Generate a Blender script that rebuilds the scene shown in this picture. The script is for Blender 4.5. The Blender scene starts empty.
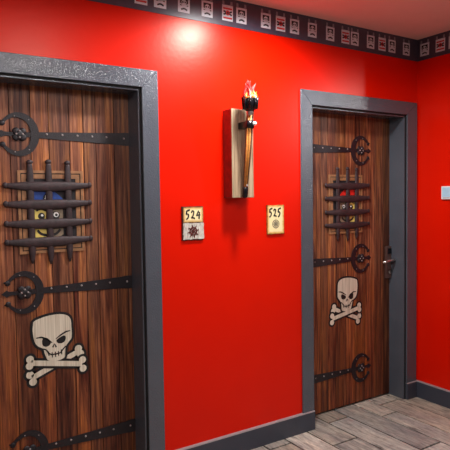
import bpy, bmesh, math, random
from mathutils import Vector, Matrix
random.seed(7)
PI = math.pi
scene = bpy.context.scene
C = scene.collection
scene.view_settings.view_transform = 'Standard'
scene.view_settings.look = 'None'
scene.view_settings.exposure = 0.12

# ------------------------------------------------------------------ materials
def lin(c):
    return tuple((v/255/12.92 if v/255 <= .04045 else ((v/255+.055)/1.055)**2.4) for v in c) + (1.0,)

class NT:
    def __init__(s, name):
        s.m = bpy.data.materials.new(name); s.m.use_nodes = True
        s.t = s.m.node_tree; s.b = s.t.nodes['Principled BSDF']
    def n(s, typ, **kw):
        nd = s.t.nodes.new(typ)
        for k, v in kw.items():
            if k in nd.inputs: nd.inputs[k].default_value = v
            else: setattr(nd, k, v)
        return nd
    def l(s, a, b): s.t.links.new(a, b)
    def set(s, **kw):
        for k, v in kw.items(): s.b.inputs[k.replace('_', ' ')].default_value = v
    def ramp(s, fac, stops):
        r = s.t.nodes.new('ShaderNodeValToRGB'); e = r.color_ramp.elements
        while len(e) < len(stops): e.new(.5)
        for el, (p, c) in zip(e, stops): el.position = p; el.color = c
        s.l(fac, r.inputs['Fac']); return r.outputs['Color']
    def noise(s, scale, vec=None, detail=4, rough=.55, dist=0):
        nd = s.n('ShaderNodeTexNoise'); nd.inputs['Scale'].default_value = scale
        nd.inputs['Detail'].default_value = detail; nd.inputs['Roughness'].default_value = rough
        nd.inputs['Distortion'].default_value = dist
        if vec is not None: s.l(vec, nd.inputs['Vector'])
        return nd.outputs['Fac']
    def coord(s, scale=(1, 1, 1), kind='Object', loc=(0, 0, 0)):
        tc = s.n('ShaderNodeTexCoord'); mp = s.n('ShaderNodeMapping')
        mp.inputs['Scale'].default_value = scale; mp.inputs['Location'].default_value = loc
        s.l(tc.outputs[kind], mp.inputs['Vector']); return mp.outputs['Vector']
    def bump(s, h, strength=.2, dist=.01):
        b = s.n('ShaderNodeBump'); b.inputs['Strength'].default_value = strength
        b.inputs['Distance'].default_value = dist
        s.l(h, b.inputs['Height']); s.l(b.outputs['Normal'], s.b.inputs['Normal'])
    def mix(s, fac, a, b, mode='MIX'):
        m = s.n('ShaderNodeMix', data_type='RGBA', blend_type=mode)
        for i, v in ((0, fac), (6, a), (7, b)):
            if isinstance(v, (int, float, tuple)): m.inputs[i].default_value = v
            else: s.l(v, m.inputs[i])
        return m.outputs[2]
    def col(s, c): s.l(c, s.b.inputs['Base Color'])

def plain(name, rgb, rough=.5, var=.12, scale=40, spec=.5, bump=0, metal=0, coat=0):
    t = NT(name); v = t.coord()
    n = t.noise(scale, v)
    c = lin(rgb); d = tuple(x*(1-var) for x in c[:3])+(1,); e = tuple(min(1, x*(1+var)) for x in c[:3])+(1,)
    t.col(t.ramp(n, [(.3, d), (.7, e)]))
    t.set(Roughness=rough, Metallic=metal, Specular_IOR_Level=spec, Coat_Weight=coat)
    if bump: t.bump(t.noise(scale*3, v), bump, .004)
    return t.m

def wall_red():
    t = NT('glossy_red_paint'); v = t.coord()
    n = t.noise(2.5, v)
    t.col(t.ramp(n, [(.3, lin((220, 20, 0))), (.7, lin((226, 24, 0)))]))
    t.set(Roughness=.31, Specular_IOR_Level=.28, Specular_Tint=(1, .8, .66, 1))
    t.bump(t.noise(42, v, 3), .10, .004)
    return t.m

def frame_paint():
    t = NT('grey_enamel_frame'); v = t.coord()
    t.col(t.ramp(t.noise(6, v), [(.3, lin((78, 83, 92))), (.7, lin((84, 89, 98)))]))
    t.set(Roughness=.22, Specular_IOR_Level=.7)
    t.bump(t.noise(140, v, 2), .5, .004)
    return t.m

def wood_door():
    t = NT('printed_brown_planks')
    g = t.coord((70, 20, 2.4)); g2 = t.coord((14, 10, 1.1), loc=(3, 1, 5)); g3 = t.coord((190, 60, 9))
    def sh(v):
        a = t.n('ShaderNodeAttribute', attribute_name='tone'); sc = t.n('ShaderNodeVectorMath', operation='SCALE'); sc.inputs['Scale'].default_value = 23.0
        ad = t.n('ShaderNodeVectorMath', operation='ADD'); t.l(a.outputs['Color'], sc.inputs[0]); t.l(v, ad.inputs[0]); t.l(sc.outputs[0], ad.inputs[1]); return ad.outputs[0]
    n1 = t.noise(1, sh(g), 7, .68, .7); n2 = t.noise(1, sh(g2), 4, .6, 1.2); n3 = t.noise(1, g3, 4, .6)
    base = t.ramp(n1, [(.27, lin((46, 27, 22))), (.40, lin((116, 74, 52))), (.54, lin((162, 112, 78))), (.72, lin((222, 170, 124)))])
    tint = t.ramp(n2, [(.32, lin((128, 84, 82))), (.5, lin((222, 198, 190))), (.66, lin((255, 226, 172)))])
    c = t.mix(1.0, base, tint, 'MULTIPLY')
    fine = t.ramp(n3, [(.3, (.5, .45, .42, 1)), (.5, (1, 1, 1, 1))])
    c = t.mix(.6, c, fine, 'MULTIPLY')
    at = t.n('ShaderNodeAttribute', attribute_name='tone')
    c = t.mix(1.0, c, at.outputs['Color'], 'MULTIPLY')
    # darker and redder towards the floor, slightly cooler at the top
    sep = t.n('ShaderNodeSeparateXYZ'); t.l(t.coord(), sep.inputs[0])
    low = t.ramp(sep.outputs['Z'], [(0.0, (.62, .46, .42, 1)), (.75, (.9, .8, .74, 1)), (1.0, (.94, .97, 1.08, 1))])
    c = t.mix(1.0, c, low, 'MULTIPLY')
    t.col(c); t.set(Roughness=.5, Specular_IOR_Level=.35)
    t.bump(n1, .25, .003)
    return t.m

def floor_wood():
    t = NT('grey_weathered_plank_tile')
    at = t.n('ShaderNodeAttribute', attribute_name='tone')
    g = t.coord((48, 7, 1)); g2 = t.coord((7, 1.3, 1), loc=(2, 7, 0)); g3 = t.coord((70, 18, 1))
    def shifted(v):
        a = t.n('ShaderNodeVectorMath', operation='ADD'); sc = t.n('ShaderNodeVectorMath', operation='SCALE')
        sc.inputs['Scale'].default_value = 37.0
        t.l(at.outputs['Color'], sc.inputs[0]); t.l(v, a.inputs[0]); t.l(sc.outputs[0], a.inputs[1]); return a.outputs[0]
    n1 = t.noise(1, shifted(g), 6, .65, .8); n2 = t.noise(1, shifted(g2), 4, .6, .6); n3 = t.noise(1, g3, 4, .6)
    c = t.ramp(n1, [(.30, lin((100, 98, 98))), (.42, lin((170, 166, 160))), (.58, lin((206, 202, 192))), (.72, lin((240, 238, 226)))])
    c2 = t.ramp(n2, [(.33, (.72, .71, .74, 1)), (.5, (.93, .9, .87, 1)), (.7, (1.1, 1.02, .93, 1))])
    c = t.mix(1.0, c, c2, 'MULTIPLY')
    c = t.mix(.7, c, t.ramp(n3, [(.32, (.5, .48, .47, 1)), (.5, (1, 1, 1, 1))]), 'MULTIPLY')
    c = t.mix(1.0, c, at.outputs['Color'], 'MULTIPLY')
    t.col(c); t.set(Roughness=.42, Specular_IOR_Level=.4)
    t.bump(n1, .3, .004)
    return t.m

def block_wood():
    t = NT('weathered_block_wood')
    g = t.coord((45, 45, 2.2)); g2 = t.coord((120, 120, 8))
    n = t.noise(1, g, 6, .65, .7); n2 = t.noise(1, g2, 3)
    c = t.ramp(n, [(.28, lin((86, 66, 48))), (.46, lin((150, 126, 98))), (.7, lin((196, 172, 140)))])
    c = t.mix(.6, c, t.ramp(n2, [(.32, (.5, .46, .4, 1)), (.5, (1, 1, 1, 1))]), 'MULTIPLY')
    t.col(c); t.set(Roughness=.7); t.bump(n, .4, .004)
    return t.m

def burnt_paper(name, rough_edge, w, h, inner=(250, 232, 176), mid=(226, 176, 92), edge=(120, 62, 20)):
    # tone from the distance to the sheet's own edges (Generated coordinates of the mesh)
    t = NT(name); v = t.coord(kind='Generated')
    s = t.n('ShaderNodeSeparateXYZ'); t.l(v, s.inputs[0])
    def m(op, a, b):
        nd = t.n('ShaderNodeMath', operation=op)
        for i, q in enumerate((a, b)):
            if isinstance(q, (int, float)): nd.inputs[i].default_value = q
            else: t.l(q, nd.inputs[i])
        return nd.outputs[0]
    dx = m('MULTIPLY', m('SUBTRACT', .5, m('ABSOLUTE', m('SUBTRACT', s.outputs['X'], .5), 0)), w)
    dz = m('MULTIPLY', m('SUBTRACT', .5, m('ABSOLUTE', m('SUBTRACT', s.outputs['Z'], .5), 0)), h)
    d = m('MINIMUM', dx, dz)
    n = t.noise(60, t.coord(), 4)
    d = m('ADD', d, m('MULTIPLY', m('SUBTRACT', n, .5), rough_edge))
    t.col(t.ramp(m('MULTIPLY', d, 30), [(0.0, lin(edge)), (.22, lin(mid)), (.55, lin(inner)), (1, lin(inner))]))
    t.set(Roughness=.55)
    return t.m

def whitewash():
    t = NT('flaking_white_planks'); g = t.coord((180, 100, 28))
    n = t.noise(1, g, 5, .7, .6)
    t.col(t.ramp(n, [(.33, lin((90, 70, 52))), (.45, lin((190, 184, 172))), (.7, lin((222, 218, 208)))]))
    t.set(Roughness=.7); t.bump(n, .4, .003)
    return t.m

def flame_mat(name, rgb, em):
    t = NT(name); v = t.coord()
    c = t.ramp(t.noise(70, v), [(.3, tuple(x*.7 for x in lin(rgb)[:3])+(1,)), (.7, lin(rgb))])
    t.col(c); t.l(c, t.b.inputs['Emission Color'])
    t.set(Roughness=.45, Emission_Strength=em, Transmission_Weight=.15)
    return t.m

def cream_print():
    t = NT('cream_print'); g = t.coord((150, 20, 3))
    n = t.noise(1, g, 4, .6)
    t.col(t.ramp(n, [(.3, lin((186, 172, 148))), (.6, lin((228, 218, 198)))]))
    t.set(Roughness=.5)
    return t.m

def border_paint():
    t = NT('charcoal_border_paper'); v = t.coord()
    t.col(t.ramp(t.noise(30, v), [(.3, lin((62, 60, 76))), (.7, lin((72, 70, 86)))]))
    t.set(Roughness=.34, Specular_IOR_Level=.5)
    t.bump(t.noise(60, v, 3), .06, .004)
    return t.m

M = dict(
    red=wall_red(), frame=frame_paint(), door=wood_door(), floor=floor_wood(), block=block_wood(),
    buff=plain('pale_grey_paint', (120, 116, 116), .6, .03, 6),
    grout=plain('dark_grout', (9, 8, 8), .95, spec=.1),
    ceil=plain('white_ceiling_pink_bounce', (244, 196, 186), .85, .02, 8),  # pink bounce from the red walls is put into this colour
    base=plain('charcoal_skirting', (60, 64, 76), .42, .06, 12, bump=.1),
    littop=plain('lit_skirting_top', (150, 140, 142), .5, .1, 30),  # pale colour stands in for lamp light on the skirting's top edge
    groove=plain('door_gap_black', (14, 12, 13), .8),
    iron=plain('printed_black_iron', (27, 20, 25), .5, .35, 60, bump=.35),
    bariron=plain('printed_rusty_bar', (52, 36, 38), .55, .4, 45, bump=.35),
    rivet=plain('pale_rivet', (150, 138, 136), .5, .15, 60),
    black=plain('black_print', (20, 16, 17), .55, .15, 60),
    cream=cream_print(),
    oak=plain('tan_window_moulding', (150, 106, 70), .5, .3, 30),
    dark=plain('dark_window_hole', (26, 20, 24), .7, .2, 30),
    blue=plain('blue_hat_print', (18, 62, 138), .5, .25, 30),
    redhat=plain('red_hat_print', (206, 32, 22), .5, .2, 30),
    yellow=plain('yellow_face_print', (226, 204, 108), .5, .1, 30),
    shade=plain('shaded_face_print', (128, 112, 92), .5, .15, 30),
    white=plain('white_print', (225, 222, 218), .5, .04, 30),
    pale=plain('pale_flag_print', (216, 224, 232), .45, .08, 60),
    tab=plain('grey_flag_tab', (140, 138, 148), .45, .08, 60),
    navy=plain('navy_flag_print', (24, 22, 34), .45, .12, 60),
    flagred=plain('red_flag_print', (196, 44, 42), .45, .12, 60),
    steel=plain('brushed_steel', (190, 184, 180), .28, .08, 60, metal=1),
    bronze=plain('brown_lock_plate', (122, 96, 90), .38, .1, 60, metal=.7),
    blackplastic=plain('gloss_black_plastic', (16, 15, 20), .25, .1, 60),
    sidered=plain('dark_red_block_side', (136, 24, 16), .6, .3, 25),
    rod=plain('golden_brown_rod', (196, 130, 60), .4, .2, 60),
    roddark=plain('dark_brown_rod', (84, 48, 28), .4, .2, 60),
    paper=burnt_paper('burnt_parchment', .012, .124, .168),
    paper2=burnt_paper('aged_number_paper', .008, .124, .086, mid=(214, 172, 104), edge=(92, 52, 24)),
    backing=plain('dark_plaque_backing', (70, 34, 20), .6, .25, 60),
    whitewash=whitewash(),
    wheel=plain('dark_red_wheel', (84, 28, 22), .55, .25, 60),
    ink=plain('black_ink', (22, 18, 16), .6, .1, 60),
    greyink=plain('grey_ink', (120, 112, 92), .6, .1, 60),
    fred=flame_mat('translucent_red_flame', (196, 20, 10), .10),
    forange=flame_mat('translucent_orange_flame', (240, 110, 20), .45),
    fyellow=flame_mat('translucent_yellow_flame', (250, 196, 110), .5),
    device=plain('white_device_plastic', (240, 236, 238), .4, .02, 30),
    screen=plain('pale_blue_screen', (178, 214, 236), .3, .04, 30),
)

# ------------------------------------------------------------------ mesh helpers
class MB:
    def __init__(s): s.bm = bmesh.new(); s.mats = []; s.tone = None
    def mi(s, m):
        if m not in s.mats: s.mats.append(m)
        return s.mats.index(m)
    def _fin(s, faces, m, tone=None):
        i = s.mi(m)
        for f in faces:
            f.material_index = i
            if tone is not None:
                if s.tone is None: s.tone = s.bm.loops.layers.float_color.new('tone')
                for lp in f.loops: lp[s.tone] = tone
    def box(s, a, b, m, bev=0, tone=None):
        r = bmesh.ops.create_cube(s.bm, size=1)
        vs = r['verts']
        for v in vs:
            v.co = Vector([(a[k]+b[k])/2 + v.co[k]*(b[k]-a[k]) for k in range(3)])
        fs = list({f for v in vs for f in v.link_faces})
        s._fin(fs, m, tone)
        if bev:
            es = list({e for v in vs for e in v.link_edges})
            r = bmesh.ops.bevel(s.bm, geom=es, offset=bev, segments=2, profile=.6, affect='EDGES')
            s._fin([f for f in r['faces']], m, tone)
    def poly(s, pts, y0, y1, m, ax='y', bev=0):
        """extrude a closed outline of (u, z) between two depths along an axis"""
        def P(p, d):
            return Vector((p[0], d, p[1])) if ax == 'y' else (Vector((d, p[0], p[1])) if ax == 'x' else Vector((p[0], p[1], d)))
        va = [s.bm.verts.new(P(p, y0)) for p in pts]; vb = [s.bm.verts.new(P(p, y1)) for p in pts]
        fs = [s.bm.faces.new(va), s.bm.faces.new(vb[::-1])]
        n = len(pts)
        for i in range(n):
            fs.append(s.bm.faces.new((va[i], vb[i], vb[(i+1) % n], va[(i+1) % n])))
        bmesh.ops.recalc_face_normals(s.bm, faces=fs)
        if bev:
            es = list({e for f in fs for e in f.edges})
            r = bmesh.ops.bevel(s.bm, geom=es, offset=bev, segments=1, affect='EDGES')
            fs = list({f for v in va+vb if v.is_valid for f in v.link_faces} | set(r['faces']))
            fs = [f for f in fs if f.is_valid]
        else:
            r = bmesh.ops.triangulate(s.bm, faces=fs[:2], ngon_method='EAR_CLIP')
            fs = fs[2:]+r['faces']
        s._fin(fs, m)
    def tube(s, pts, rad, m, seg=10, flat=None, caps=True):
        """rounded bar along points; rad number or list; flat squashes along y"""
        n = len(pts); pts = [Vector(p) for p in pts]
        if not isinstance(rad, (list, tuple)): rad = [rad]*n
        rings = []
        for i, p in enumerate(pts):
            d = (pts[min(i+1, n-1)]-pts[max(i-1, 0)]).normalized()
            a = Vector((0, 1, 0)) if abs(d.y) < .9 else Vector((1, 0, 0))
            e1 = d.cross(a).normalized(); e2 = d.cross(e1).normalized()
            ring = []
            for k in range(seg):
                t = 2*PI*k/seg
                o = e1*math.cos(t)*rad[i] + e2*math.sin(t)*rad[i]
                if flat: o.y *= flat
                ring.append(s.bm.verts.new(p+o))
            rings.append(ring)
        fs = []
        for a, b in zip(rings, rings[1:]):
            for k in range(seg):
                fs.append(s.bm.faces.new((a[k], a[(k+1) % seg], b[(k+1) % seg], b[k])))
        if caps: fs += [s.bm.faces.new(rings[0][::-1]), s.bm.faces.new(rings[-1])]
        bmesh.ops.recalc_face_normals(s.bm, faces=fs)
        for f in fs: f.smooth = True
        s._fin(fs, m)
    def ball(s, c, r, m, sc=(1, 1, 1), seg=10):
        q = bmesh.ops.create_uvsphere(s.bm, u_segments=seg, v_segments=max(6, seg//2+1), radius=1)
        for v in q['verts']: v.co = Vector((c[0]+v.co.x*r*sc[0], c[1]+v.co.y*r*sc[1], c[2]+v.co.z*r*sc[2]))
        fs = {f for v in q['verts'] for f in v.link_faces}
        for f in fs: f.smooth = True
        s._fin(fs, m)
    def build(s, name, parent=None, root=None):
        me = bpy.data.meshes.new(name)
        if root is not None:
            bmesh.ops.translate(s.bm, verts=s.bm.verts, vec=-Vector(root.location))
        s.bm.to_mesh(me); s.bm.free()
        for m in s.mats: me.materials.append(m)
        o = bpy.data.objects.new(name, me); C.objects.link(o)
        if parent is not None: o.parent = parent
        return o

def tag(o, label=None, cat=None, group=None, kind=None):
    for k, v in (('label', label), ('category', cat), ('group', group), ('kind', kind)):
        if v: o[k] = v
    return o
def empty(name, loc):
    o = bpy.data.objects.new(name, None); C.objects.link(o); o.location = loc; o.empty_display_size = .05; return o
def rebase(o, loc):
    """move the origin of a world-space mesh to loc"""
    o.data.transform(Matrix.Translation(-Vector(loc))); o.location = loc; return o

# stroke with varying width as a flat outline
def stroke(pts, w):
    n = len(pts); P = [Vector(p) for p in pts]
    if not isinstance(w, (list, tuple)): w = [w]*n
    L, R = [], []
    for i in range(n):
        d = (P[min(i+1, n-1)]-P[max(i-1, 0)]).normalized(); q = Vector((-d.y, d.x))
        L.append(tuple(P[i]+q*w[i]/2)); R.append(tuple(P[i]-q*w[i]/2))
    return L+R[::-1]
def smooth(pts, k=4):
    out = []; n = len(pts)
    for i in range(n-1):
        p0, p1, p2, p3 = (Vector(pts[max(i-1, 0)]), Vector(pts[i]), Vector(pts[i+1]), Vector(pts[min(i+2, n-1)]))
        for j in range(k):
            t = j/k
            out.append(tuple(.5*((2*p1)+(p2-p0)*t+(2*p0-5*p1+4*p2-p3)*t*t+(3*p1-p0-3*p2+p3)*t**3)))
    return out+[tuple(pts[-1])]
def smooth_closed(pts, k=3):
    n = len(pts); out = []
    for i in range(n):
        p0, p1, p2, p3 = (Vector(pts[(i+a) % n]) for a in (-1, 0, 1, 2))
        for j in range(k):
            t = j/k
            out.append(tuple(.5*((2*p1)+(p2-p0)*t+(2*p0-5*p1+4*p2-p3)*t*t+(3*p1-p0-3*p2+p3)*t**3)))
    return out
def circle(c, r, n=20, rz=None):
    return [(c[0]+r*math.cos(2*PI*k/n), c[1]+(rz or r)*math.sin(2*PI*k/n)) for k in range(n)]
def offset_poly(pts, d):
    n = len(pts); P = [Vector(p) for p in pts]
    area = sum(P[i].x*P[(i+1) % n].y-P[(i+1) % n].x*P[i].y for i in range(n))
    sg = 1 if area > 0 else -1; out = []
    for i in range(n):
        a = (P[i]-P[i-1]).normalized(); b = (P[(i+1) % n]-P[i]).normalized()
        na = Vector((a.y, -a.x))*sg; nb = Vector((b.y, -b.x))*sg
        q = (na+nb); q = q/max(.5, q.length)
        out.append(tuple(P[i]+q*d))
    return out

# ------------------------------------------------------------------ measured layout (metres)
HC, HB, BB = 2.564, 2.4136, .12           # ceiling, lower edge of the border, skirting top
HF, HO = 2.12, 2.03                       # outer and inner head of the door casing
CW = .09                                  # casing width
OPEN_R = (-1.0, -.12); OPEN_L = (-2.131-.88, -2.131)
DY = .135                                 # face of the doors
XL, XE, YB = -5.6, 3.2, -3.6              # far ends of the corridor

# ------------------------------------------------------------------ the shell
def shell():
    b = MB(); m = M['red']
    for x0, x1, z0 in ((XL, OPEN_L[0]-.005, 0), (OPEN_L[1]+.005, OPEN_R[0]-.005, 0), (OPEN_R[1]+.005, .14, 0)):
        b.box((x0, 0, 0), (x1, .22, HC), m)
    for o in (OPEN_L, OPEN_R): b.box((o[0]-.005, 0, HO+.005), (o[1]+.005, .22, HC), m)
    tag(b.build('wall_back'), 'glossy red corridor wall that holds both plank doors', 'wall', kind='structure')
    b = MB(); b.box((0, -.62, 0), (.14, 0, HC), m)
    tag(b.build('wall_right'), 'narrow red wall at the right end of the corridor', 'wall', kind='structure')
    b = MB(); b.box((.14, -.62, 0), (XE, -.48, HC), M['buff'])
    tag(b.build('wall_side'), 'pale wall continuing around the right corner', 'wall', kind='structure')
    b = MB(); b.box((XE, YB, 0), (XE+.1, -.48, HC), M['buff'])
    tag(b.build('wall_end'), 'pale wall closing the far corridor', 'wall', kind='structure')
    b = MB(); b.box((XL-.1, YB, 0), (XL, .22, HC), M['buff'])
    tag(b.build('wall_left'), 'pale wall at the left end of the corridor', 'wall', kind='structure')
    b = MB(); b.box((XL-.1, YB-.1, 0), (XE+.1, YB, HC), M['buff'])
    tag(b.build('wall_front'), 'pale corridor wall behind the viewer', 'wall', kind='structure')
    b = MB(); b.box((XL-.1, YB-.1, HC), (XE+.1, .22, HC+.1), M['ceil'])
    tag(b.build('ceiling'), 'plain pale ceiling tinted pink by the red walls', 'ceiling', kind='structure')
    # floor: grey plank tiles running towards the door wall
    b = MB(); b.box((XL-.1, YB-.1, -.1), (XE+.1, .22, -.012), M['grout'])
    seams = [-.165, -.355, -.503, -.685, -.866, -1.066, -1.245, -1.405]
    x = -.165
    while x < XE: x += .18; seams.insert(0, x)
    while seams[-1] > XL: seams.append(seams[-1]-.18)
    known = {(-.866, -.685): 0.003, (-1.066, -.866): -.25, (-.503, -.355): -.118, (-.355, -.165): .026, (-.685, -.503): -.57}
    for x1, x0 in zip(seams, seams[1:]):
        x0c, x1c = max(x0, XL-.1), min(x1, XE+.1)
        if x1c-x0c < .02: continue
        key = (round(x0, 3), round(x1, 3)); st = known.get(key, random.uniform(-1.0, 0))
        cuts = [st+k*1.1 for k in range(-6, 4)]
        for y0, y1 in zip(cuts, cuts[1:]):
            y0, y1 = max(y0, YB-.1), min(y1, .2)
            if y1-y0 < .02: continue
            k = random.uniform(.62, 1.03); wv = random.uniform(-.03, .09)
            b.box((x0c+.0062, y0+.0062, -.05), (x1c-.0062, y1-.0062, 0), M['floor'], tone=(k*(1+wv), k, k*(1-wv), 1))
    tag(b.build('floor'), 'weathered grey plank tile floor with dark joints', 'floor', kind='structure')
shell()

def baseboard(name, x0, x1, label):
    b = MB()
    b.box((x0, -.02, 0), (x1, 0, BB-.006), M['base'])
    b.poly([(-.021, BB-.006), (-.019, BB), (0, BB), (0, BB-.006)], x0, x1, M['littop'], ax='x')  # top edge painted pale, as if lit from above
    tag(b.build(name), label, 'baseboard', kind='structure')
baseboard('baseboard_back', OPEN_L[1], OPEN_R[0], 'dark grey skirting on the red wall between the two doors')
baseboard('baseboard_corner', OPEN_R[1], -.02, 'short dark grey skirting between the right door and the corner')
baseboard('baseboard_left', XL, OPEN_L[0], 'dark grey skirting left of the left door')
b = MB()
b.box((-.02, -.62, 0), (0, 0, BB-.006), M['base'])
b.poly([(-.021, BB-.006), (-.019, BB), (0, BB), (0, BB-.006)], -.62, 0, M['littop'])  # same painted-in light along the top edge
tag(b.build('baseboard_right'), 'dark grey skirting along the right-hand red wall', 'baseboard', kind='structure')

# ------------------------------------------------------------------ border frieze with its printed flags
b = MB(); b.box((XL, -.003, HB), (0, 0, HC), M['border'] if 'border' in M else border_paint())
BM = b.mats[0]
trim1 = tag(b.build('trim_1'), 'charcoal frieze with pirate flags along the top of the door wall', 'frieze', kind='structure')
b = MB(); b.box((-.003, -.62, HB), (0, -.003, HC), BM)
trim2 = tag(b.build('trim_2'), 'charcoal frieze with pirate flags along the top of the right wall', 'frieze', kind='structure')

def flag_shapes(kind, w):
    """list of (outline, material, layer) in flag coordinates: u 0..w, z 0..1 scaled to .085 m, tabs above"""
    z0, z1, zt = 2.442, 2.527, 2.549
    H = z1-z0; S = []
    S.append(([(0, z0), (w*.96, z0-.001), (w, z1), (w*.02, z1)], 'pale', 0))
    for a in (.03, .77): S.append(([(w*a, z1-.003), (w*(a+.2), z1-.003), (w*(a+.18), zt), (w*(a+.02), zt)], 'tab', 0))
    if kind == 'skull':
        S.append(([(w*.17, z0+H*.40), (w*.84, z0+H*.38), (w*.83, z1-H*.14), (w*.17, z1-H*.14)], 'navy', 1))
        S.append((circle((w*.5, z0+H*.62), w*.21, 14, H*.16), 'pale', 2))
        S.append(([(w*.40, z0+H*.40), (w*.60, z0+H*.40), (w*.62, z0+H*.52), (w*.38, z0+H*.52)], 'pale', 2))
        S.append((stroke([(w*.12, z0+H*.32), (w*.9, z0+H*.52)], H*.07), 'pale', 2.4))
        S.append((stroke([(w*.12, z0+H*.52), (w*.9, z0+H*.32)], H*.07), 'pale', 2.4))
        for e in (.4, .6): S.append((circle((w*e, z0+H*.62), w*.07, 8), 'navy', 3))
        S.append((stroke(smooth([(w*.25, z0+H*.16), (w*.5, z0+H*.23), (w*.75, z0+H*.15)]), H*.1), 'navy', 3))
    else:
        S.append(([(w*.1, z0+H*.72), (w*.9, z0+H*.72), (w*.9, z0+H*.83), (w*.1, z0+H*.83)], 'flagred', 1))
        S.append(([(w*.1, z0+H*.12), (w*.9, z0+H*.12), (w*.9, z0+H*.23), (w*.1, z0+H*.23)], 'flagred', 1))
        S.append((stroke([(w*.12, z0+H*.38), (w*.88, z0+H*.6)], H*.11), 'navy', 2))
        S.append((stroke([(w*.12, z0+H*.6), (w*.88, z0+H*.38)], H*.11), 'navy', 2))
        S.append((circle((w*.5, z0+H*.5), w*.17, 12, H*.17), 'flagred', 3))
        S.append((circle((w*.5, z0+H*.5), w*.09, 8), 'navy', 4))
    return S
def flag(u0, w, kind, wall):
    b = MB()
    for pts, m, ly in flag_shapes(kind, w):
        d0 = -.003; d1 = -.0042-.0005*ly
        if wall == 'back': b.poly([(u0+p[0], p[1]) for p in pts], d1, d0, M[m])
        else: b.poly([(-u0-p[0], p[1]) for p in pts], d1, d0, M[m], ax='x')
    o = b.build('skull_flag' if kind == 'skull' else 'red_flag', trim1 if wall == 'back' else trim2)
    o['label'] = 'pale printed flag with a skull' if kind == 'skull' else 'white and red printed flag'
for x, k in ((-2.157, 'r'), (-2.051, 's'), (-1.914, 's'), (-1.772, 's'), (-1.642, 'r'), (-1.549, 's'), (-1.379, 's'), (-1.271, 'r'),
             (-1.165, 's'), (-1.025, 's'), (-.877, 's'), (-.745, 'r'), (-.662, 's'), (-.515, 's'), (-.405, 'r'), (-.307, 's'), (-.16, 's')):
    flag(x, .072, 'skull' if k == 's' else 'red', 'back')
for y, k in ((.025, 's'), (.151, 'r'), (.252, 's'), (.36, 's'), (.49, 'r')):
    flag(y, .075, 'skull' if k == 's' else 'red', 'right')

# ------------------------------------------------------------------ doors
SK = {'skull': [(0.522, 0.867), (0.518, 0.883), (0.488, 0.895), (0.44, 0.904), (0.391, 0.904), (0.356, 0.893), (0.34, 0.872), (0.337, 0.836), (0.336, 0.801), (0.339, 0.775), (0.355, 0.756), (0.368, 0.737), (0.372, 0.708), (0.375, 0.685), (0.397, 0.676), (0.427, 0.674), (0.456, 0.684), (0.465, 0.7), (0.472, 0.721), (0.478, 0.744), (0.501, 0.759), (0.515, 0.778), (0.521, 0.803), (0.525, 0.838)],
 'eyeL': [(0.482, 0.782), (0.476, 0.794), (0.457, 0.792), (0.441, 0.776), (0.444, 0.76), (0.46, 0.752), (0.478, 0.759)],
 'eyeR': [(0.412, 0.777), (0.394, 0.789), (0.376, 0.795), (0.367, 0.787), (0.371, 0.767), (0.388, 0.758), (0.407, 0.762)],
 'browL': [(0.51, 0.801), (0.486, 0.802), (0.457, 0.789), (0.434, 0.767)], 'browR': [(0.416, 0.784), (0.389, 0.801), (0.364, 0.813), (0.343, 0.815)],
 'nose1': [(0.432, 0.744), (0.423, 0.761)], 'nose2': [(0.415, 0.742), (0.422, 0.761)],
 'mouth': [(0.462, 0.735), (0.453, 0.718), (0.439, 0.709), (0.414, 0.708), (0.394, 0.712), (0.378, 0.731)],
 't1': [(0.453, 0.727), (0.451, 0.705)], 't2': [(0.436, 0.72), (0.435, 0.694)], 't3': [(0.42, 0.72), (0.419, 0.694)], 't4': [(0.405, 0.721), (0.404, 0.697)], 't5': [(0.39, 0.727), (0.389, 0.702)],
 'cheekL': [(0.478, 0.744), (0.462, 0.735)], 'cheekR': [(0.378, 0.731), (0.366, 0.741)],
 'fb': [(0.537, 0.683), (0.287, 0.636)], 'fbk': [(0.541, 0.701), (0.544, 0.67), (0.285, 0.656), (0.283, 0.612)],
 'bb': [(0.534, 0.609), (0.301, 0.703)], 'bbk': [(0.543, 0.625), (0.53, 0.589), (0.304, 0.716), (0.294, 0.689)]}

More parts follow.
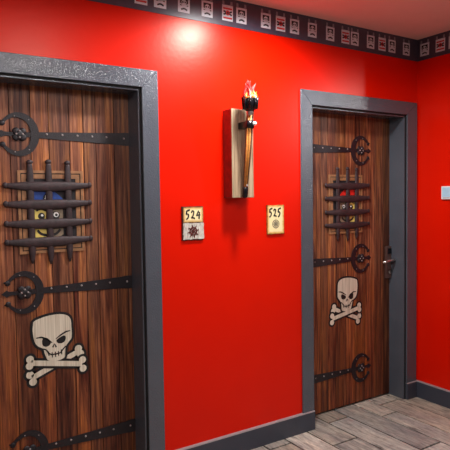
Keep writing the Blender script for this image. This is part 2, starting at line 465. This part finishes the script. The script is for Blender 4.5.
def make_door(side, name, label):
    op = OPEN_R if side == 'R' else OPEN_L
    s = 1 if side == 'R' else -1
    hx = op[0]+.01 if side == 'R' else op[1]-.01        # hinge edge; u runs away from it
    X = lambda u: hx+s*u
    root_loc = (hx, DY+.02, 0)
    mp = lambda pts: [(X(u), z) for u, z in pts]
    Wd = .86
    # leaf: one slab of grooved planks
    b = MB()
    cuts = [0, .088, .185, .25, .32, .42, .505, .60, .70, .79, Wd]
    tones = [.66, 1.05, .85, 1.18, .86, 1.2, .9, 1.15, .85, .5]
    warm = [0, .04, -.02, .05, .02, .08, 0, .05, -.02, 0]
    for (u0, u1), k, w in zip(zip(cuts, cuts[1:]), tones, warm):
        xa, xb = sorted((X(u0), X(u1)))
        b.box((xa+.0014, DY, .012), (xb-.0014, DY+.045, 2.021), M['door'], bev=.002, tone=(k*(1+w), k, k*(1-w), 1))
    b.box((min(X(0), X(Wd))+.002, DY+.006, .012), (max(X(0), X(Wd))-.002, DY+.04, 2.02), M['groove'])
    leaf = b.build(name); rebase(leaf, root_loc); tag(leaf, label, 'door', kind='structure')
    R = leaf
    # casing and jamb
    b = MB()
    a, c = op
    y0, y1 = -.012, 0
    b.poly([(a-CW, 0), (a, 0), (a, HO), (a-CW, HF)], y0, y1, M['frame'], bev=.002)
    b.poly([(c, 0), (c+CW if side == 'L' else c+.104, 0), (c+CW if side == 'L' else c+.104, HF), (c, HO)], y0, y1, M['frame'], bev=.002)
    b.poly([(a, HO), (c, HO), (c+CW if side == 'L' else c+.104, HF), (a-CW, HF)], y0, y1, M['frame'], bev=.002)
    g = .016
    b.box((a-.004, .004, 0), (a+g, .22, HO), M['frame'], bev=.0015); b.box((c-g, .004, 0), (c+.004, .22, HO), M['frame'], bev=.0015)
    b.box((a, .004, HO-g), (c, .22, HO+.004), M['frame'], bev=.0015)
    b.box((a+g, DY+.05, 0), (a+g+.012, .22, HO-g), M['frame']); b.box((c-g-.012, DY+.05, 0), (c-g, .22, HO-g), M['frame'])
    b.box((a-.001, -.0005, 0), (a+.008, .006, HO+.002), M['groove']); b.box((c-.008, -.0005, 0), (c+.001, .006, HO+.002), M['groove'])
    b.box((a, -.0005, HO-.008), (c, .006, HO+.002), M['groove'])
    b.box((a+g, DY+.05, HO-.02), (c-g, .22, HO-g), M['groove'])
    b.box((a+g, DY+.052, .0), (c-g, DY+.06, HO-g), M['groove'])
    fr = b.build('door_frame', R, R); fr['label'] = 'grey enamelled door frame'
    # strap hinges
    for zc in (1.781, 1.03, .252):
        b = MB(); yb, yf = DY+.001, DY-.004
        uc = .557
        top = [(0.0, .033), (.03, .034), (.06, .031), (.3, .021), (.462, .0145), (.60, .0085), (.625, .010), (.637, .017), (.652, .006), (.66, 0)]
        out = top+[(u, -z) for u, z in top[::-1][1:]]
        out = [(u, zc+z) for u, z in out]
        b.poly(mp(out), yf, yb, M['iron'])
        # crescent ring, open away from the hinge edge
        o_, i_ = [], []
        N = 40
        for k in range(N+1):
            t = math.radians(32)+(2*PI-math.radians(64))*k/N
            q = math.sin((t-math.radians(32))/(2*PI-math.radians(64))*PI)
            th = .013+.021*q
            ro, rz = .092, .103
            o_.append((uc+ro*math.cos(t), zc+rz*math.sin(t)))
            i_.append((uc+(ro-th)*math.cos(t)+.004*q, zc+(rz-th)*math.sin(t)))
        b.poly(mp(o_+i_[::-1]), yf-.001, yb, M['iron'])
        for sg in (1, -1):
            t = math.radians(30)*sg
            b.ball((X(uc+.086*math.cos(t)), DY-.002, zc+.1*math.sin(t)), .0135, M['iron'], (1, .4, 1))
            b.tube([(X(uc+.088*math.cos(t)), DY-.002, zc+.1*math.sin(t)), (X(uc+.105*math.cos(t*.98)), DY-.002, zc+.112*math.sin(t*.96))], [.008, .003], M['iron'], 8, flat=.4)
        h = b.build('strap_hinge', R, R); h['label'] = 'dark iron strap hinge with an open ring end'
        # flower boss
        b = MB()
        for k in range(4):
            t = PI/4+k*PI/2
            b.ball((X(uc+.02*math.cos(t)), DY-.005, zc+.02*math.sin(t)), .0175, M['iron'], (1, .4, 1), 12)
        b.ball((X(uc), DY-.006, zc), .022, M['iron'], (1, .4, 1), 12)
        b.build('boss', h, R)
        for u in (.43, .355, .28, .205, .13, .035):
            b = MB(); b.ball((X(u), DY-.0045, zc+(.006 if u > .05 else .003)),   .0054, M['rivet'], (1, .7, 1)); b.build('rivet', h, R)
        for k in range(4):
            t = k*PI/2
            b = MB(); b.ball((X(uc+.015*math.cos(t)), DY-.0135, zc+.015*math.sin(t)), .0048, M['rivet'], (1, .7, 1)); b.build('rivet', h, R)
        for t in (1.3, 2.2, 4.1, 5.0):
            b = MB(); b.ball((X(uc+.076*math.cos(t)), DY-.0055, zc+.087*math.sin(t)), .003, M['rivet'], (1, .6, 1)); b.build('rivet', h, R)
    # barred window
    b = MB(); ya, yb = DY-.0015, DY+.001
    b.poly(mp([(.292, 1.25), (.535, 1.25), (.535, 1.572), (.292, 1.572)]), ya, yb, M['dark'])
    win = b.build('barred_window', R, R)
    b = MB()
    def ring(u0, u1, z0, z1, w, y, m):
        b.poly(mp([(u0, z0), (u1, z0), (u1-w, z0+w), (u0+w, z0+w)]), y, DY, m); b.poly(mp([(u0, z1), (u1, z1), (u1-w, z1-w), (u0+w, z1-w)]), y, DY, m)
        b.poly(mp([(u0, z0), (u0+w, z0+w), (u0+w, z1-w), (u0, z1)]), y, DY, m); b.poly(mp([(u1, z0), (u1-w, z0+w), (u1-w, z1-w), (u1, z1)]), y, DY, m)
    ring(.258, .572, 1.213, 1.612, .013, DY-.006, M['oak']); ring(.271, .559, 1.226, 1.599, .006, DY-.002, M['dark'])
    ring(.276, .554, 1.231, 1.594, .020, DY-.004, M['oak'])
    b.build('window_moulding', win, R)
    # figure behind the bars, in flat print
    b = MB(); y = DY-.0025
    hatm = M['blue'] if side == 'L' else M['redhat']
    b.poly(mp([(.500, 1.465), (.500, 1.535), (.44, 1.538), (.425, 1.52), (.405, 1.515), (.375, 1.488), (.352, 1.463), (.43, 1.452)]), y, DY, hatm)
    b.build('hat', win, R)
    b = MB(); b.poly(mp([(.498, 1.285), (.498, 1.432), (.43, 1.432), (.43, 1.285)]), y, DY, M['yellow'])
    b.poly(mp([(.43, 1.285), (.43, 1.432), (.362, 1.428), (.362, 1.30), (.385, 1.285)]), y+.0003, DY, M['shade'])
    # eyes, eyebrows, moustache and mouth
    yk = y-.0006
    b.poly(mp(circle((.466, 1.392), .0165)), yk, DY, M['black']); b.poly(mp(circle((.463, 1.396), .006, 10)), yk-.0004, DY, M['white'])
    b.poly(mp(circle((.398, 1.394), .02)), yk, DY, M['black']); b.poly(mp(circle((.396, 1.398), .0125)), yk-.0004, DY, M['white']); b.poly(mp(circle((.395, 1.396), .007, 10)), yk-.0008, DY, M['black'])
    b.poly(mp(stroke(smooth([(.49, 1.418), (.468, 1.427), (.444, 1.417)]), .009)), yk, DY, M['black'])
    b.poly(mp(stroke(smooth([(.487, 1.325), (.47, 1.306), (.442, 1.298)]), .012)), yk, DY, M['black'])
    b.poly(mp(stroke(smooth([(.42, 1.298), (.395, 1.306), (.378, 1.325)]), .012)), yk, DY, M['black'])
    b.build('face', win, R)
    b = MB(); b.poly(mp(circle((.437, 1.481), .019)), y-.001, DY, M['black']); b.poly(mp(circle((.437, 1.486), .010, 12)), y-.0015, DY, M['white'])
    b.poly(mp(stroke([(.424, 1.470), (.450, 1.478)], .005)), y-.0018, DY, M['white']); b.poly(mp(stroke([(.424, 1.478), (.450, 1.470)], .005)), y-.0018, DY, M['white'])
    b.poly(mp(circle((.434, 1.486), .0025, 8)), y-.002, DY, M['black']); b.poly(mp(circle((.441, 1.486), .0025, 8)), y-.002, DY, M['black'])
    b.build('hat_badge', win, R)
    for u, top_, bot in ((.335, 1.663, 1.163), (.428, 1.666, 1.157), (.515, 1.663, 1.165)):
        b = MB(); yy = DY-.008
        b.tube([(X(u), yy, bot), (X(u), yy, bot+.02), (X(u), yy, bot+.06), (X(u), yy, 1.41), (X(u), yy, top_-.075), (X(u), yy, top_-.03), (X(u), yy, top_-.02)],
               [.004, .011, .0165, .0165, .0165, .0125, .011], M['bariron'], 10, flat=.45)
        b.ball((X(u), yy, top_-.012), .0155, M['bariron'], (1, .5, .8), 10)
        b.build('vertical_bar', win, R)
    for z in (1.541, 1.454, 1.361, 1.273):
        b = MB(); yy = DY-.010; dz = -.007
        us = [.226, .24, .275, .33, .43, .53, .585, .615, .630]
        rs = [.010, .012, .016, .0225, .0255, .0225, .016, .012, .010]
        b.tube([(X(u), yy, z+dz*math.sin((u-.214)/.432*PI)) for u in us], rs, M['bariron'], 12, flat=.4)
        for u in (.228, .629): b.ball((X(u), yy, z), .0145, M['bariron'], (.85, .5, 1), 10)
        b.build('horizontal_bar', win, R)
    # skull and crossbones
    b = MB(); y = DY
    big = lambda k, w: [b.poly(mp(stroke(SK[k], w)), y-.0008-e, DY, M['black']) for e in (0,)]
    ol = .0115
    big('bb', .027+2*ol)
    for c_ in SK['bbk']: b.poly(mp(circle(c_, .0195+ol)), y-.0008, DY, M['black'])
    emblem_parts = []
    ob = b.build('skull_emblem', R, R); ob['label'] = 'cream skull and crossbones with a black outline'
    def bone(k, kk, lay, r):
        b = MB(); b.poly(mp(stroke(SK[k], .026)), y-lay, DY, M['cream'])
        for i, c_ in enumerate(SK[kk]): b.poly(mp(circle(c_, r)), y-lay-.0001*i, DY, M['cream'])
        b.build('bone', ob, R)
    bone('bb', 'bbk', .0012, .0185)
    b = MB(); b.poly(mp(stroke(SK['fb'], .027+2*ol)), y-.0020, DY, M['black'])
    for c_ in SK['fbk']: b.poly(mp(circle(c_, .0185+ol)), y-.0020, DY, M['black'])
    sk = smooth_closed(SK['skull'])
    b.poly(mp(offset_poly(sk, .012)), y-.0024, DY, M['black'])
    b.build('outline', ob, R)
    bone('fb', 'fbk', .0028, .018)
    b = MB(); b.poly(mp(sk), y-.0034, DY, M['cream']); b.build('skull', ob, R)
    b = MB(); yk = y-.004
    for k in ('eyeL', 'eyeR'): b.poly(mp(smooth_closed(SK[k])), yk, DY, M['black'])
    for k, w in (('browL', [.004, .008, .008, .004]), ('browR', [.004, .008, .008, .004]), ('nose1', [.008, .003]), ('nose2', [.008, .003]),
                 ('mouth', .0065), ('t1', .005), ('t2', .005), ('t3', .005), ('t4', .005), ('t5', .005), ('cheekL', .006), ('cheekR', .006)):
        b.poly(mp(stroke(SK[k], w)), yk, DY, M['black'])
    b.build('face_marks', ob, R)
    # electronic lock
    b = MB(); xa, xb = sorted((X(.803), X(.852)))
    b.box((xa, DY-.022, .868), (xb, DY, 1.10), M['bronze'], bev=.004)
    lk = b.build('door_lock', R, R); lk['label'] = 'brown metal electronic lock plate'
    b = MB(); xa, xb = sorted((X(.812), X(.85))); b.box((xa, DY-.026, 1.045), (xb, DY-.02, 1.085), M['blackplastic'], bev=.003); b.build('card_reader', lk, R)
    b = MB(); b.tube([(X(.833), DY-.02, 1.0), (X(.833), DY-.055, 1.0)], .0095, M['steel'], 12)
    b.tube([(X(.843), DY-.055, 1.002), (X(.82), DY-.057, 1.003), (X(.78), DY-.055, .999), (X(.735), DY-.052, .992)], [.010, .0115, .0105, .008], M['steel'], 12)
    b.ball((X(.735), DY-.052, .992), .008, M['steel']); b.ball((X(.843), DY-.055, 1.002), .010, M['steel'])
    b.build('lever_handle', lk, R)
    b = MB(); b.tube([(X(.833), DY-.02, .912), (X(.833), DY-.03, .912)], .012, M['steel'], 14); b.box((X(.833)-.0015, DY-.0305, .905), (X(.833)+.0015, DY-.029, .919), M['blackplastic']); b.build('key_cylinder', lk, R)
    return leaf
make_door('L', 'door_1', 'brown plank door with blue-hatted figure behind its bars, at the left')
make_door('R', 'door_2', 'brown plank door with red-hatted figure behind its bars, beside the corner')

# ------------------------------------------------------------------ wall torch
def torch():
    root = empty('wall_torch', (-1.573, 0, 1.467))
    tag(root, 'pirate torch with red flame on a weathered wood block between the doors', 'torch')
    b = MB(); b.box((-1.645, -.086, 1.467), (-1.5, 0, 1.95), M['block'], bev=.003)
    b.bm.normal_update()
    for f in b.bm.faces:
        if f.normal.x < -.9: f.material_index = b.mi(M['sidered'])  # left face of the block is dark red
    b.build('back_block', root, root)['label'] = 'weathered wooden mounting block'
    tx = -1.577
    P = lambda t: Vector((tx, -.108-.062*t, 1.475+.455*t))     # lower end to cup
    b = MB()
    for k in range(7):
        a = 2*PI*k/7; r = .0155
        o = Vector((math.cos(a)*r, math.sin(a)*r, 0))
        b.tube([P(.02)+o*.45, P(.5)+o*.85, P(1)+o*1.0], .0058, M['rod'] if k % 3 else M['roddark'], 8)
    b.tube([P(.02), P(1)], .008, M['roddark'], 8)
    b.build('handle', root, root)['label'] = 'bundle of golden brown rods'
    b = MB(); b.tube([P(-.02), P(.0), P(.1), P(.115)], [.010, .0165, .0165, .013], M['blackplastic'], 14)
    b.ball(P(.125)+Vector((0, -.014, 0)), .006, M['rivet'])
    b.build('end_cap', root, root)
    # bracket: back plate, arm and clamp around the handle, pale bolt
    b = MB(); q = P(.84)
    b.box((tx-.024, q.y-.006, q.z-.018), (tx+.018, -.084, q.z+.018), M['blackplastic'], bev=.004)
    b.tube([q+Vector((0, 0, -.02)), q+Vector((0, 0, .02))], .0255, M['blackplastic'], 16)
    br = b.build('bracket', root, root)
    b = MB(); b.tube([q+Vector((.012, -.018, .004)), q+Vector((.014, -.034, .004))], .0105, M['white'], 14); b.build('bolt', br, root)['label'] = 'pale round bolt'
    # cup
    b = MB(); c = P(1)+Vector((-.004, 0, -.014))
    b.tube([c+Vector((0, 0, -.012)), c+Vector((0, 0, .004)), c+Vector((0, 0, .012))], [.017, .021, .02], M['steel'], 14)
    b.tube([c+Vector((0, 0, .010)), c+Vector((0, -.002, .03)), c+Vector((0, -.004, .07)), c+Vector((0, -.004, .082)), c+Vector((0, -.004, .076))], [.022, .033, .039, .037, .028], M['blackplastic'], 10)
    for k in range(8):
        a = 2*PI*k/8+.2
        p0 = c+Vector((math.cos(a)*.034, math.sin(a)*.034-.002, .02)); p1 = c+Vector((math.cos(a)*.041, math.sin(a)*.041-.004, .086))
        b.tube([p0, p1], [.008, .0085], M['blackplastic'], 6)
    b.build('cup', root, root)['label'] = 'black ribbed cup'
    # flame: separate curling tongues of translucent plastic
    top = c+Vector((0, -.004, .075))
    def tongue(dx, dy, h, r, lean, m):
        b = MB(); pts = []; rs = []
        for i in range(8):
            t = i/7
            pts.append(top+Vector((dx*(1-.3*t)+lean*t*t+.006*math.sin(t*5+dx*90), dy*(1-.4*t)+.004*math.sin(t*4+dy*80), h*t)))
            rs.append(max(.0012, r*(1-t)**.8*(.75+.9*t)))
        b.tube(pts, rs, m, 8); b.build('flame', root, root)
    for dx, dy, h, r, lean, m in ((-.004, -.012, .098, .016, -.012, 'fred'), (-.030, 0, .080, .014, -.014, 'fred'), (.026, -.006, .088, .015, .012, 'fred'), (.0, .016, .10, .016, .012, 'fred'),
                                  (-.018, .012, .092, .014, -.004, 'fred'), (.012, -.018, .076, .013, .014, 'fred'), (-.016, -.020, .066, .012, -.012, 'fred'),
                                  (-.012, -.028, .044, .012, -.006, 'forange'), (.013, -.029, .05, .012, .007, 'forange'), (.031, -.018, .042, .010, .01, 'forange'), (-.032, -.014, .034, .010, -.01, 'forange'),
                                  (0, -.034, .026, .010, 0, 'fyellow'), (-.022, -.028, .018, .009, -.004, 'fyellow')):
        tongue(dx, dy, h, r, lean, M[m])
torch()

# ------------------------------------------------------------------ room number plaques
def digits(root, name, x0, z0, sx, sz, nums, y):
    G = {'5': [([(.18, 0.98), (.95, 1.12)], [.19, .22]), (smooth([(.22, 1.0), (.1, .62), (.45, .62), (.62, .42), (.45, .15), (.05, -.05)]), .19)],
         '2': [(smooth([(.05, .72), (.25, .98), (.62, .88), (.5, .5), (.05, .08)]), .18), (smooth([(.02, .1), (.35, .16), (.9, .04)]), .19)],
         '4': [([(.55, 1.0), (.0, .38)], .16), ([(0, .42), (.95, .48)], .17), ([(.72, .85), (.62, -.02)], .19)]}
    for i, ch in enumerate(nums):
        b = MB()
        for k, (pts, w) in enumerate(G[ch]):
            ww = [q*sz for q in w] if isinstance(w, list) else w*sz
            b.poly(stroke([(x0+(i*1.3+p[0])*sx, z0+p[1]*sz) for p in pts], ww), y-.001-.0001*k, y+.0005, M['ink'])
        b.build('digit', root, root)['label'] = 'black hand-lettered digit ' + ch
def ragged(x0, x1, z0, z1, a, n=7):
    pts = []
    for k in range(n): pts.append((x0+(x1-x0)*k/n, z0+random.uniform(-a, a)))
    for k in range(n): pts.append((x1+random.uniform(-a, a), z0+(z1-z0)*k/n))
    for k in range(n): pts.append((x1-(x1-x0)*k/n, z1+random.uniform(-a, a)))
    for k in range(n): pts.append((x0+random.uniform(-a, a), z1-(z1-z0)*k/n))
    return pts
def plaques():
    r = empty('room_number_plaque', (-1.848, 0, 1.334))
    tag(r, 'room plaque 524 with a red ship wheel below the number', 'sign')
    b = MB(); b.poly(ragged(-1.914, -1.786, 1.243, 1.424, .0012), -.008, .004, M['backing']); b.build('backing', r, r)
    b = MB(); b.poly(ragged(-1.909, -1.7865, 1.338, 1.421, .001), -.011, -.007, M['paper2']); b.build('number_panel', r, r)['label'] = 'cream upper panel'
    b = MB(); b.poly(ragged(-1.909, -1.783, 1.248, 1.335, .0018, 9), -.0105, -.007, M['whitewash']); lp = b.build('wheel_panel', r, r); lp['label'] = 'flaking white lower panel'
    digits(r, 'd', -1.892, 1.357, .0245, .044, '524', -.011)
    b = MB(); cx, cz = -1.849, 1.291
    N = 24; o = circle((cx, cz), .0235, N); i = circle((cx, cz), .0165, N)
    for k in range(N): b.poly([o[k], o[(k+1) % N], i[(k+1) % N], i[k]], -.0125, -.010, M['wheel'])
    b.poly(circle((cx, cz), .0085, 14), -.0128, -.010, M['wheel'])
    for k in range(8):
        t = k*PI/4+.2
        b.poly(stroke([(cx, cz), (cx+.030*math.cos(t), cz+.030*math.sin(t)), (cx+.035*math.cos(t), cz+.035*math.sin(t))], [.005, .006, .003]), -.0126-.00005*k, -.010, M['wheel'])
    b.build('ship_wheel', r, r)['label'] = 'dark red ship wheel'
    r = empty('room_number_plaque', (-1.29, 0, 1.335))
    tag(r, 'room plaque 525 on burnt parchment with a compass rose', 'sign')
    b = MB(); b.poly(ragged(-1.352, -1.2265, 1.250, 1.421, .0016, 10), -.009, .004, M['paper']); b.build('parchment', r, r)
    digits(r, 'd', -1.337, 1.352, .0245, .045, '525', -.009)
    b = MB(); cx, cz = -1.289, 1.309
    for ra in (.026, .016):
        o = circle((cx, cz), ra, N); i = circle((cx, cz), ra-.0045, N)
        for k in range(N): b.poly([o[k], o[(k+1) % N], i[(k+1) % N], i[k]], -.0098, -.008, M['greyink'])
    for k in range(4):
        t = k*PI/2; L = .033 if k % 2 else .028
        b.poly([(cx+L*math.cos(t), cz+L*math.sin(t)), (cx+.004*math.cos(t+.8), cz+.004*math.sin(t+.8)), (cx, cz), (cx+.004*math.cos(t-.8), cz+.004*math.sin(t-.8))], -.0100, -.008, M['greyink'])
        t += PI/4
        b.poly(stroke([(cx, cz), (cx+.022*math.cos(t), cz+.022*math.sin(t))], [.006, .002]), -.0099, -.008, M['greyink'])
    b.build('compass_rose', r, r)['label'] = 'grey printed compass rose'
plaques()

# ------------------------------------------------------------------ wall controller on the right wall
r = empty('wall_controller', (0, -.252, 1.48))
tag(r, 'white wall controller with a pale blue face on the right-hand wall', 'wall control')
b = MB(); b.box((-.02, -.292, 1.436), (0, -.213, 1.525), M['device'], bev=.004); b.build('casing', r, r)
b = MB(); b.box((-.0225, -.284, 1.452), (-.019, -.2225, 1.517), M['screen'], bev=.001); b.build('face_panel', r, r)['label'] = 'pale blue face'
b = MB(); b.box((-.0225, -.28, 1.444), (-.019, -.226, 1.4475), M['tab']); b.build('slot', r, r)

# ------------------------------------------------------------------ light
def spot(name, loc, e, ang=176, blend=.12, rad=.045, col=(1, .98, .97)):
    l = bpy.data.lights.new(name, 'SPOT'); l.energy = e; l.spot_size = math.radians(ang); l.spot_blend = blend
    l.shadow_soft_size = rad; l.color = col
    o = bpy.data.objects.new(name, l); C.objects.link(o); o.location = loc; return o
spot('downlight_and_fill', (-1.57, -.5, 2.545), 138, 174, .62, .085)
spot('downlight_and_fill', (-2.2, -2.05, 2.545), 40)
spot('downlight_and_fill', (1.45, -2.3, 2.545), 60)
spot('downlight_and_fill', (-2.2, -3.3, 2.545), 42)  # added fill lamp, set back so its reflection lands on the left door
spot('downlight_and_fill', (2.3, -3.0, 2.545), 50)  # added fill lamp, its reflection lands on the right door
spot('downlight_and_fill', (-4.3, -1.5, 2.545), 45)  # added fill lamp, its reflection stays out of view
w = bpy.data.worlds.new('World'); scene.world = w; w.use_nodes = True
w.node_tree.nodes['Background'].inputs[0].default_value = (.05, .05, .055, 1); w.node_tree.nodes['Background'].inputs[1].default_value = .5

# ------------------------------------------------------------------ camera
cd = bpy.data.cameras.new('Camera'); cd.sensor_width = 36; cd.lens = 544.29/450*36; cd.clip_start = .05
cam = bpy.data.objects.new('Camera', cd); C.objects.link(cam)
rx = Vector((0.84347591, -0.53697977, -0.01418142)); up = Vector((0.03905904, 0.0349798, 0.99862446)); fw = Vector((0.53574507, 0.84286959, -0.05047854))
m = Matrix((rx, up, -fw)).transposed().to_4x4(); m.translation = (-3.2707, -2.5653, 1.4696)
cam.matrix_world = m
scene.camera = cam
